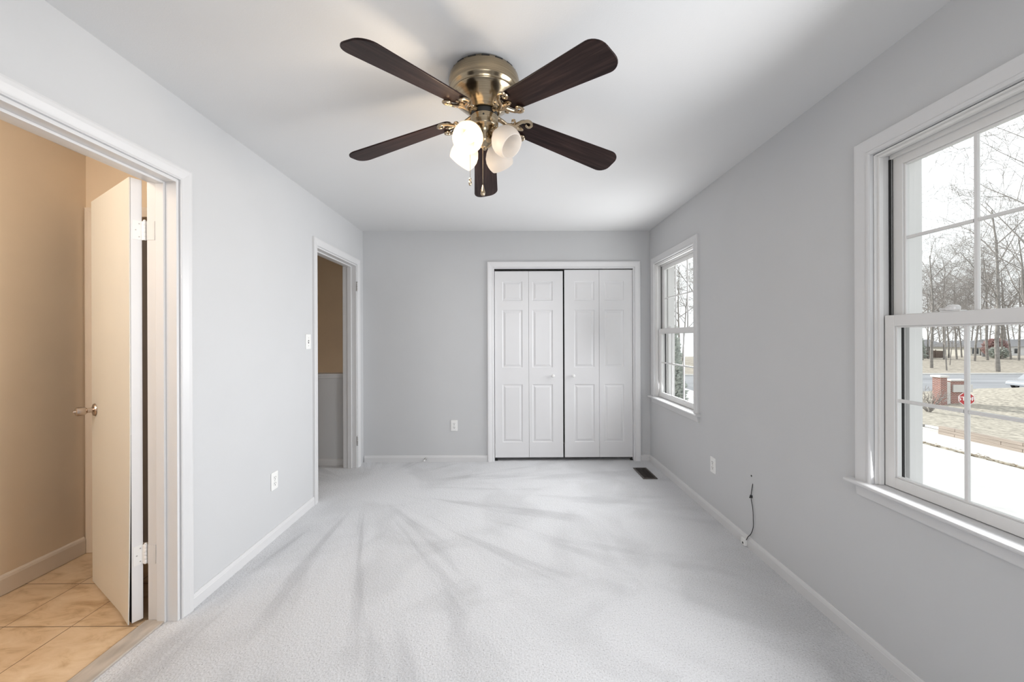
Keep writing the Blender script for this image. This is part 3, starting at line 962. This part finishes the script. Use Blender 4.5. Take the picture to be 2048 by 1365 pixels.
for x_, y_ in ((.150, 0), (.176, 0)):
    ir.lathe([(.0045, 0), (.004, .003), (.001, .0038)], 10, (x_, y_, -.0045), (0, 0, -1))
iron0 = ir.obj('blade_bracket', BRASSDK, fan, smooth=True)

base_z = z(2.163 + .667 * math.tan(SLOPE))
for k in range(5):
    b_ = blade0 if k == 0 else blade0.copy()
    i_ = iron0 if k == 0 else iron0.copy()
    ang = R(92.8 - 72 * k)
    for o in (b_, i_):
        if k: COL.objects.link(o)
        M = Matrix.Translation((0, 0, base_z)) @ Matrix.Rotation(ang, 4, 'Z') @ Matrix.Rotation(SLOPE, 4, 'Y') @ Matrix.Rotation(PITCH, 4, 'X')
        o.matrix_local = M

# light kit
SHP = [(.013, .0), (.019, .002), (.022, .010), (.030, .020), (.044, .034), (.056, .052), (.0615, .072), (.061, .088), (.0575, .103), (.053, .114), (.0515, .117)]
inn = [(max(r - .0025, .001), h + .0005) for r, h in SHP[::-1]]
for k, (sx, sy) in enumerate(((-1, -1), (1, -1), (-1, 1), (1, 1))):
    dxy = Vector((sx, sy, 0)).normalized()
    dxy.rotate(Matrix.Rotation(R(12), 3, 'Z'))
    ax = (dxy * .72 + Vector((0, 0, -.70))).normalized()
    p0 = dxy * .030 + Vector((0, 0, z(2.190)))
    sock = dxy * .052 + Vector((0, 0, z(2.186)))
    am = MB().tube(smooth_path([dxy * .028 + Vector((0, 0, z(2.182))), dxy * .040 + Vector((0, 0, z(2.190))), sock], 6), .009, 10)
    am.lathe([(.010, -.012), (.020, -.008), (.0225, 0), (.0225, .014), (.020, .016)], 24, sock, ax)
    am.obj('lamp_arm', BRASSDK, fan, smooth=True)
    lit = sx < 0
    st_ = sock + ax * .006
    sh = MB().lathe(SHP + inn, 40, st_, ax, cap=False).obj('lamp_shade', SHADE_ON if lit else SHADE_OFF, fan, smooth=True)
    sh['label'] = 'lit frosted glass shade' if lit else 'unlit frosted glass shade'
    if lit: bu = MB().lathe([(.010, .012), (.012, .030), (.020, .046), (.026, .062), (.024, .078), (.014, .089), (.001, .092)], 20, st_, ax).obj('bulb', BULB, sh, smooth=True)
    if lit:
        c_ = Vector((FX, FY, H)) + st_ + ax * .150
        light('fan_lamp', 'POINT', c_, 3.6, (1, .80, .56), radius=.035)


def pull_chain(x_, y_, zt, zbm, fob, nm):
    ch = MB()
    n_ = int((zt - zbm) / .0062)
    for q in range(n_):
        ch.sphere((x_, y_, z(zt - q * .0062)), .0014, 6)
    ch.tube([(x_, y_, z(zt)), (x_, y_, z(zbm))], .0008, 5)
    o = ch.obj('pull_chain', CHAINM, fan)
    if fob == 'drop':
        pr = [(.001, 0), (.0035, -.004), (.005, -.014), (.0095, -.030), (.0105, -.038), (.008, -.045), (.001, -.048)]
    else:
        pr = [(.001, 0), (.005, -.003), (.0055, -.012), (.004, -.014), (.0068, -.019), (.007, -.028), (.004, -.034), (.001, -.035)]
    MB().lathe(pr, 16, (x_, y_, z(zbm))).obj('fob', BRASSDK, o, smooth=True)


pull_chain(-.004, -.052, 2.215, 1.952, 'drop', 'fan')
pull_chain(-.063, .004, 2.21, 2.005, 'bell', 'light')

# ------------------------------------------------------------------ outdoors
rnd = random.Random(7)


def at(px, Y):
    return ((px - 1021) / 762.3 + .0039) * Y


def zat(py, Y, px=1940):
    return CAM_H - (py - 675.9 + (px - 1024) * .0035) / 762.3 * Y


def terrain(name, x0, x1, y0, y1, nx, ny, fn, mt, label, cat, kind='structure'):
    mb = MB()
    g = [[mb.bm.verts.new((x0 + (x1 - x0) * i / nx, y0 + (y1 - y0) * k / ny, fn(x0 + (x1 - x0) * i / nx, y0 + (y1 - y0) * k / ny))) for k in range(ny + 1)] for i in range(nx + 1)]
    for i in range(nx):
        for k in range(ny):
            mb.bm.faces.new((g[i][k], g[i + 1][k], g[i + 1][k + 1], g[i][k + 1]))
    o = mb.obj(name, mt, smooth=True)
    for p in o.data.polygons:
        pass
    return tag(o, label, cat, kind)


GZ = -3.6
S(MB().box(6.3, 18.3, -12, 32, GZ - .3, GZ).obj('street', ASPHALT), 'pale sunlit street below the windows', 'street')
S(MB().box(18.3, 18.48, -12, 31, GZ - .3, GZ + .10).obj('kerb', KERB), 'concrete kerb along the pale street', 'kerb')
S(MB().box(18.48, 18.95, -12, 31, GZ - .3, GZ + .085).obj('ground', LAWN), 'narrow verge between kerb and sidewalk', 'verge')
S(MB().box(18.95, 21.1, -12, 31, GZ - .3, GZ + .095).obj('sidewalk', SIDEWALK), 'pale concrete sidewalk in front of the timber wall', 'sidewalk')
S(MB().box(-60, 6.3, 4.9, 48, GZ - .3, GZ + .12).box(XRO + .04, 6.3, -12, 4.9, GZ - .3, GZ + .12).obj('ground_house', LAWN), 'dormant front lawn beside the house', 'lawn')
lit = MB()
for k in range(900):
    x = 18.5 + abs(rnd.gauss(0, .22)); y = rnd.uniform(4, 24)
    if rnd.random() < .4: y = round(y / 1.7) * 1.7 + rnd.gauss(0, .3)
    a = rnd.uniform(0, 6.3); s_ = rnd.uniform(.03, .075)
    c_, d_ = math.cos(a) * s_, math.sin(a) * s_
    h_ = GZ + .10 + rnd.uniform(0, .03)
    lit.hexa([(x - c_, y - d_, h_), (x + d_ * .6, y - c_ * .6, h_ + .01), (x + c_, y + d_, h_), (x - d_ * .6, y + c_ * .6, h_ + .012),
              (x - c_, y - d_, h_ + .004), (x + d_ * .6, y - c_ * .6, h_ + .014), (x + c_, y + d_, h_ + .004), (x - d_ * .6, y + c_ * .6, h_ + .016)])
tag(lit.obj('leaf_litter', LITTER), 'line of dry leaves caught along the kerb', 'leaves', 'stuff')


def lawn_z(x, y):
    t = min(1, max(0, (x - 21.35) / 8))
    base = -3.22 * (1 - t) + -3.52 * t
    bump = 1.05 * math.exp(-(((x - 43) / 9) ** 2 + ((y - 27) / 5.5) ** 2))
    return base + bump + .04 * math.sin(x * 1.7) * math.sin(y * 1.3)


terrain('ground_corner', 21.35, 90, -10, 31.8, 60, 40, lawn_z, LAWN, 'straw coloured lawn on the corner behind the timber wall', 'lawn')
S(MB().box(18.0, 140, 31.6, 48.4, GZ - .35, GZ - .02).obj('road', ROADM), 'grey cross road beyond the corner lawn', 'road')
S(MB().box(-60, 140, 48.4, 48.75, GZ - .3, GZ + .16).obj('kerb_bank', KERB), 'pale kerb at the foot of the leaf covered bank', 'kerb')


def bank_z(x, y):
    t = min(1, max(0, (y - 48.75) / 25))
    return GZ + .12 + .55 * t * t * (3 - 2 * t) + .05 * math.sin(x * .9) * math.sin(y * .8) - max(0, (y - 82)) * .05


terrain('bank', -60, 170, 48.75, 130, 70, 50, bank_z, HILLM, 'leaf covered bank striped with long tree shadows across the road', 'bank')

# timber retaining walls
rw = thing('retaining_wall', 'weathered brown timber retaining wall along the sidewalk', 'retaining wall', (21.22, 12, GZ + .095))
for row in range(3):
    y = 6.0 + (.7 if row == 1 else 0)
    while y < 18.6:
        y2 = min(y + 2.4, 18.7)
        rooted(MB().box(21.1 + row * .01, 21.32, y + .006, y2 - .006, GZ + .095 + row * .135, GZ + .095 + row * .135 + .13).obj('timber', TIMBER, bevel=.012), rw)
        y = y2
rw2 = thing('retaining_wall', 'low pale timber edging continuing past the taller wall', 'edging', (21.5, 22, GZ + .095))
for row in range(2):
    y = 18.9 + row * .8
    while y < 26.5:
        y2 = min(y + 2.4, 27)
        rooted(MB().box(21.38, 21.58, y + .006, y2 - .006, GZ + .095 + row * .13, GZ + .095 + row * .13 + .125).obj('timber', SIDEWALK, bevel=.012), rw2)
        y = y2

# stop sign
Y = 19.0
sx, sz = at(1936.5, Y), zat(799, Y, 1936)
ss = thing('stop_sign', 'red octagonal STOP sign on a steel post at the corner lawn', 'stop sign', (sx, Y, lawn_z(sx, Y)), R(-18))
hz = sz - ss.location.z
A8 = [(math.cos(R(22.5 + 45 * k)), math.sin(R(22.5 + 45 * k))) for k in range(8)]
MB().prism([(c_ * .335, s_ * .335 + hz) for c_, s_ in A8], .0, .004, lambda u, v, d: (u, d, v)).obj('border', SIGNWHITE, ss)
MB().prism([(c_ * .312, s_ * .312 + hz) for c_, s_ in A8], -.002, .0005, lambda u, v, d: (u, d, v)).obj('face', SIGNRED, ss)
tc = bpy.data.curves.new('lettering', 'FONT')
tc.body = 'STOP'; tc.size = .27; tc.align_x = 'CENTER'; tc.align_y = 'CENTER'; tc.extrude = .0012; tc.offset = .006
to = bpy.data.objects.new('lettering', tc); COL.objects.link(to); to.parent = ss
me_ = bpy.data.meshes.new_from_object(to.evaluated_get(bpy.context.evaluated_depsgraph_get()))
bpy.data.objects.remove(to)
to = bpy.data.objects.new('lettering', me_); COL.objects.link(to); to.parent = ss; me_.materials.clear(); me_.materials.append(SIGNWHITE)
to.location = (0, -.003, hz); to.rotation_euler = (R(90), 0, 0)
MB().box(-.025, .025, .004, .04, -.3, hz + .28).obj('post', GALV, ss)

# brick entrance monument
Y = 26.0
px0, px1 = at(1884, Y), at(1897.5, Y)
bz = -3.6
mo = thing('entrance_monument', 'red brick entrance pillar and sign wall with pale caps', 'entrance monument', ((px0 + px1) / 2, Y, bz))
cx_ = (px0 + px1) / 2
hw = (px1 - px0) / 2
rooted(MB().box(cx_ - hw, cx_ + hw, Y, Y + .5, bz, zat(756, Y)).obj('pillar', BRICK), mo)
rooted(MB().box(cx_ - hw - .08, cx_ + hw + .08, Y - .08, Y + .58, zat(756, Y), zat(752, Y)).obj('pillar_cap', KERB, bevel=.02), mo)
wx0, wx1 = at(1905, Y + .2), at(1934, Y + .2)
rooted(MB().box(wx0, wx1, Y + .2, Y + .5, bz, zat(764, Y)).obj('sign_wall', BRICK), mo)
rooted(MB().box(cx_ + hw, wx0, Y + .22, Y + .44, bz, zat(766, Y)).obj('pale_link', KERB), mo)
rooted(MB().box(wx0 - .05, wx1 + .05, Y + .12, Y + .58, zat(764, Y), zat(760.5, Y)).obj('wall_cap', KERB, bevel=.02), mo)
rooted(MB().box(at(1914, Y), at(1953, Y), Y + .10, Y + .19, zat(786, Y), zat(771, Y)).obj('name_panel', SIDEWALK, bevel=.01), mo)


# bare trees
def make_tree_parts(seed, height, trunk_r, levels, lean=0.0, first=.3, spread=1.0):
    rg = random.Random(seed)
    tr, br = MB(), MB()

    def branch(p, d, L, r, lv):
        segs = 5 if lv == 0 else (4 if lv < 3 else 2)
        pts, rad = [p], [r]
        q = Vector(p); dd = Vector(d)
        for k in range(segs):
            dd = (dd + Vector((rg.gauss(0, .12), rg.gauss(0, .12), rg.gauss(.04, .07))) * (1 if lv else .35)).normalized()
            q = q + dd * L / segs
            pts.append(q.copy()); rad.append(max(r * (1 - .72 * (k + 1) / segs), .006))
        (tr if lv == 0 else br).tube(pts, rad, 9 if lv == 0 else (5 if lv == 1 else 3), cap=(lv == 0))
        if lv >= levels: return
        n = (9, 6, 5, 4, 2)[lv]
        for k in range(n):
            t = (first if lv == 0 else .22) + (1 - (first if lv == 0 else .22)) * (k + rg.random() * .8) / n
            t = min(t, .99)
            i = min(int(t * segs), segs - 1)
            b = Vector(pts[i]).lerp(Vector(pts[i + 1]), t * segs - i)
            ax = (Vector(pts[i + 1]) - Vector(pts[i])).normalized()
            side = ax.orthogonal().normalized()
            side.rotate(Matrix.Rotation(rg.uniform(0, 2 * PI) + k * 2.4, 3, ax))
            ang = R(rg.uniform(32, 62)) * spread
            nd = (ax * math.cos(ang) + side * math.sin(ang)).normalized()
            branch(b, nd, L * rg.uniform(.42, .62) * (1.05 - .45 * t if lv == 0 else 1.1 - .3 * t), max(rad[i] * .55, .010), lv + 1)
    branch(Vector((0, 0, -.3)), Vector((lean, 0, 1)).normalized(), height, trunk_r, 0)
    return tr, br


def make_tree(name, label, seed, height, trunk_r, levels, lean=0.0, first=.3, spread=1.0):
    tr, br = make_tree_parts(seed, height, trunk_r, levels, lean, first, spread)
    r = thing(name, label, 'tree')
    tr.obj('trunk', BARK, r, smooth=True)
    br.obj('branches', TWIG, r)
    return r


protos = []
for sd, ht, rr_, ln in ((3, 15, .15, .02), (11, 17, .19, .08), (23, 14, .125, -.05)):
    protos.append([make_tree('bare_tree', '', sd, ht, rr_, 4, ln, .34), 0])
protos.append([make_tree('bare_tree', '', 31, 14, .13, 4, .03, .12), 0])


def put_tree(kind, x, y, zz, label, group=None, rz=0, sc=1.0):
    p = protos[kind]
    o = p[0] if p[1] == 0 else copy_tree(p[0])
    p[1] += 1
    o.location = (x, y, zz); o.rotation_euler = (0, 0, rz); o.scale = (sc, sc, sc)
    o['label'] = label
    if group: o['group'] = group
    return o


# trunks picked out through the lower sash: (photo column, distance, kind, turn, scale, label)
row = [
    (1866, 56, 1, .2, 1.0, 'leaning bare tree standing lowest on the leaf covered bank'),
    (1848, 68, 0, 1.0, 1.1, 'thick trunked bare tree at the brown fence, first beyond the window frame'),
    (1860, 72, 2, 2.0, 1.0, 'slim bare tree just behind the leaning one'),
    (1892, 70, 1, 3.3, 1.0, 'bare tree leaning back over the fence end above the brick pillar'),
    (1903, 60, 2, .6, .55, 'young thin bare sapling on the bank above the sign wall'),
    (1901, 74, 0, 2.6, 1.0, 'bare tree behind the young sapling'),
    (1917, 70, 0, .4, 1.0, 'bare tree above the sign wall between sapling and window bar'),
    (1927, 76, 2, 4.0, 1.1, 'bare tree nearly hidden by the upright window bar'),
    (1953, 66, 0, 5.0, 1.05, 'bare tree standing before the cream house wall'),
    (1979, 68, 1, 1.4, 1.1, 'forked bare tree at the corner of the cream house'),
    (2009, 70, 2, 1.8, 1.25, 'bare tree beside the russet bush'),
    (2015, 73, 0, 2.2, 1.15, 'bare tree close behind the one beside the russet bush'),
    (2027, 69, 2, 3.0, 1.1, 'slim bare tree before the white garage'),
    (2042, 67, 1, 5.6, .9, 'leaning bare tree before the white garage end'),
]
for px, Y, kd, rz, sc_, lab in row:
    x = at(px, Y)
    put_tree(kd, x, Y, bank_z(x, Y), lab, None, rz, sc_)
rt = random.Random(5)
for k in range(15):
    px = 1815 + k * 19 + rt.uniform(-6, 6); Y = rt.uniform(98, 122)
    x = at(px, Y)
    put_tree((3, 3, 0)[k % 3], x, Y, bank_z(x, Y), 'bare tree in the hazy row far behind the houses', 'bare trees behind the houses', rt.uniform(0, 6), rt.uniform(.95, 1.35))
# taller trees nearer, whose crowns fill the panes against the sky
put_tree(1, at(2000, 50.5), 50.5, bank_z(65, 50.5), 'tall pale trunked bare tree seen through the middle upper panes', None, .9, 1.3)
put_tree(3, at(2095, 30), 30, -3.4, 'big bare tree reaching into the sky panes from beyond the window edge', None, 4.2, 1.35)
put_tree(2, at(1905, 52), 52.5, bank_z(56, 52), 'bushy bare tree crowning the first upper pane', None, 2.2, .72)
put_tree(0, at(2075, 55), 56, bank_z(70, 56), 'tall bare tree on the bank at the edge of the window view', None, 3.1, 1.3)
put_tree(2, 8.5, 15.8, GZ + .12, 'bare street tree seen through the corner window', None, 1.2, .66)
put_tree(2, 30, 66, bank_z(30, 66), 'bare tree across the road in the corner window', None, .2, 1.1)
put_tree(0, 27.5, 70, bank_z(27, 70), 'second bare tree across the road in the corner window', None, 2.2, 1.1)
put_tree(1, 34, 76, bank_z(34, 76), 'farther bare tree across the road in the corner window', None, 3.2, 1.1)


# shrubs
def make_shrub(name, label, seed, n, h, mt, loc):
    rg = random.Random(seed)
    mb = MB()
    for k in range(n):
        a = rg.uniform(0, 2 * PI); t = rg.uniform(.15, .75)
        d = Vector((math.cos(a) * t, math.sin(a) * t, 1)).normalized()
        L = h * rg.uniform(.6, 1.05)
        pts = [Vector((math.cos(a) * .05, math.sin(a) * .05, -.05))]
        for q in range(4):
            d = (d + Vector((rg.gauss(0, .12), rg.gauss(0, .12), .03))).normalized()
            pts.append(pts[-1] + d * L / 4)
        mb.tube(pts, [.016, .013, .011, .009, .007], 4)
        for q in (2, 3, 4):
            for e in range(3):
                d2_ = (d + Vector((rg.gauss(0, .5), rg.gauss(0, .5), rg.gauss(0, .3)))).normalized()
                mb.tube([pts[q], pts[q] + d2_ * L * .16, pts[q] + d2_ * L * .26 + Vector((0, 0, .03))], [.008, .007, .006], 3)
    r = thing(name, label, 'shrub', loc)
    mb.obj('stems', mt, r)
    return r


Y = 23.5
x = at(1860, Y)
make_shrub('bare_shrub', 'leafless bush on the lawn before the brick pillar', 4, 26, 1.35, TWIG, (x, Y, lawn_z(x, Y)))


def leafy(name, label, seed, n, rx, rz_, mt, loc, size=.09, taper=True):
    rg = random.Random(seed)
    mb = MB()
    for k in range(n):
        h = rg.random()
        rad = rx * (1 - (h ** 1.6) * .85 if taper else math.sqrt(max(.03, 1 - (2 * h - 1) ** 2))) * (.55 + .5 * rg.random())
        a = rg.uniform(0, 2 * PI)
        p = Vector((math.cos(a) * rad, math.sin(a) * rad, .1 + h * rz_))
        s_ = size * rg.uniform(.6, 1.5)
        o_ = Vector((math.cos(a), math.sin(a), rg.uniform(-.1, .9))).normalized()
        t_ = o_.orthogonal().normalized(); t_.rotate(Matrix.Rotation(rg.uniform(0, 6.3), 3, o_))
        u_ = o_.cross(t_)
        v = [mb.bm.verts.new(p + t_ * s_ * .5), mb.bm.verts.new(p + u_ * s_ * .35 + o_ * s_ * .2), mb.bm.verts.new(p - t_ * s_ * .5), mb.bm.verts.new(p - u_ * s_ * .35 + o_ * s_ * .2), mb.bm.verts.new(p + o_ * s_ * 1.2)]
        mb.bm.faces.new((v[0], v[1], v[4])); mb.bm.faces.new((v[1], v[2], v[4])); mb.bm.faces.new((v[2], v[3], v[4])); mb.bm.faces.new((v[3], v[0], v[4])); mb.bm.faces.new((v[3], v[2], v[1], v[0]))
    r = thing(name, label, 'shrub', loc)
    mb.obj('foliage', mt, r)
    MB().tube([(0, 0, -.1), (0, 0, rz_ * .8)], [.07, .02], 8).obj('stem', BARK, r)
    return r


leafy('evergreen_shrub', 'tall grey green evergreen beside the house outside the corner window', 9, 5200, .62, 5.0, GREEN, (5.25, 12.4, GZ + .12), .10)
Y = 74
leafy('russet_bush', 'russet leaved bush between the cream house and the garage', 12, 900, 1.5, 3.4, REDLEAF, (at(1995, Y), Y, bank_z(100, Y)), .35, False)
leafy('grey_bush', 'round grey green bush below the russet one', 13, 700, 1.2, 2.0, GREEN, (at(2001, 71), 71, bank_z(95, 71)), .3, False)
leafy('evergreen_tree', 'dark evergreen beside the fence seen at the window edge', 14, 900, 1.0, 4.2, GREEN, (at(1838, 73), 73, bank_z(80, 73)), .35)


# houses beyond the bank
def house(label, px0, px1, Y, depth, wall_h, roof_h, mt, windows, zb=-3.62):
    x0, x1 = at(px0, Y), at(px1, Y)
    r = thing('house', label, 'house', ((x0 + x1) / 2, Y, zb))
    W = (x1 - x0) / 2
    MB().box(-W, W, 0, depth, 0, wall_h).obj('walls', mt, r)
    e = .5
    MB().prism([(-e, wall_h - .1), (depth + e, wall_h - .1), (depth / 2, wall_h + roof_h)], -W - e, W + e, lambda u, v, d: (d, u, v)).obj('roof', ROOFM, r)
    for (wx, wz, ww, wh) in windows:
        wn = MB().box(wx * W - ww / 2 - .1, wx * W + ww / 2 + .1, -.06, .02, wz - .1, wz + wh + .1).obj('window', WHITESIDE, r)
        MB().box(wx * W - ww / 2, wx * W + ww / 2, -.08, -.05, wz, wz + wh).obj('pane', CARGLASS, wn)
    MB().box(-.5, .5, -.07, .02, 0, 2.1).obj('front_door', FENCEM, r)
    return r


house('cream house with grey shingle roof behind the trees', 1944, 1994, 84, 8, 2.5, 1.4, CREAM, [(-.6, 1.0, 1.4, 1.2), (.55, 1.0, 1.4, 1.2)])
house('white garage house standing past the russet bush', 2014, 2110, 88, 8, 2.6, 1.5, WHITESIDE, [(-.5, .9, 1.2, 1.1), (.2, .9, 1.2, 1.1)])
house('white house low behind the brown fence', 1800, 1895, 94, 8, 2.5, 1.6, WHITESIDE, [(-.4, 1.0, 1.3, 1.2), (.3, 1.0, 1.3, 1.2), (.75, 1.0, 1.3, 1.2)])
Y = 75
fn_ = thing('board_fence', 'dark brown board fence behind the trees on the bank', 'fence', (at(1826, Y), Y, bank_z(80, Y)))
wd = at(1890, Y) - at(1826, Y)
MB().prism([(0, 0), (wd, 0), (wd, 1.35), (wd * .66, 1.45), (wd * .33, 1.4), (0, 1.5)], 0, .05, lambda u, v, d: (u, d, v)).obj('board_panel', FENCEM, fn_)
for k in range(5):
    MB().box(k * wd / 4 - .06, k * wd / 4 + .06, -.06, .0, -.2, 1.6).obj('post', FENCEM, fn_)
Y = 78
tb = thing('trash_bin', 'small grey bin in front of the cream house', 'bin', (at(1972, Y), Y, bank_z(98, Y)))
MB().lathe([(.32, 0), (.42, 1.0)], 16).obj('body', ROOFM, tb)
MB().lathe([(.44, 1.0), (.44, 1.06), (.2, 1.14)], 16).obj('lid', FENCEM, tb)

# parked car on the cross road
Y = 34.0
cr_ = thing('car', 'silver car parked on the cross road at the window edge', 'car', (at(2064, Y), Y, GZ - .02))
prof = [(0, .35), (.05, .62), (.25, .78), (1.15, .92), (1.75, 1.36), (2.2, 1.46), (3.1, 1.44), (3.75, 1.05), (4.35, .98), (4.5, .7), (4.48, .35), (3.95, .28), (.6, .28)]
MB().prism(prof, 0, 1.72, lambda u, v, d: (u, d, v)).obj('body', CARPAINT, cr_, bevel=.06, seg=3)
MB().prism([(1.35, .95), (1.83, 1.31), (2.35, 1.38), (2.35, .96)], -.012, .02, lambda u, v, d: (u, d, v)).obj('side_window', CARGLASS, cr_)
MB().prism([(2.45, .96), (2.45, 1.38), (3.05, 1.36), (3.5, 1.03)], -.012, .02, lambda u, v, d: (u, d, v)).obj('side_window', CARGLASS, cr_)
for wx in (.85, 3.6):
    for wy in (.0, 1.52):
        wl = MB().lathe([(.33, 0), (.34, .03), (.34, .17), (.33, .2)], 24, (wx, wy, .34), (0, 1, 0)).obj('wheel', RUBBER_AND_SHADE, cr_, smooth=True)
        MB().lathe([(.2, -.012), (.19, 0), (.05, .005)], 16, (wx, wy, .34), (0, 1, 0)).obj('hubcap', GALV, wl)
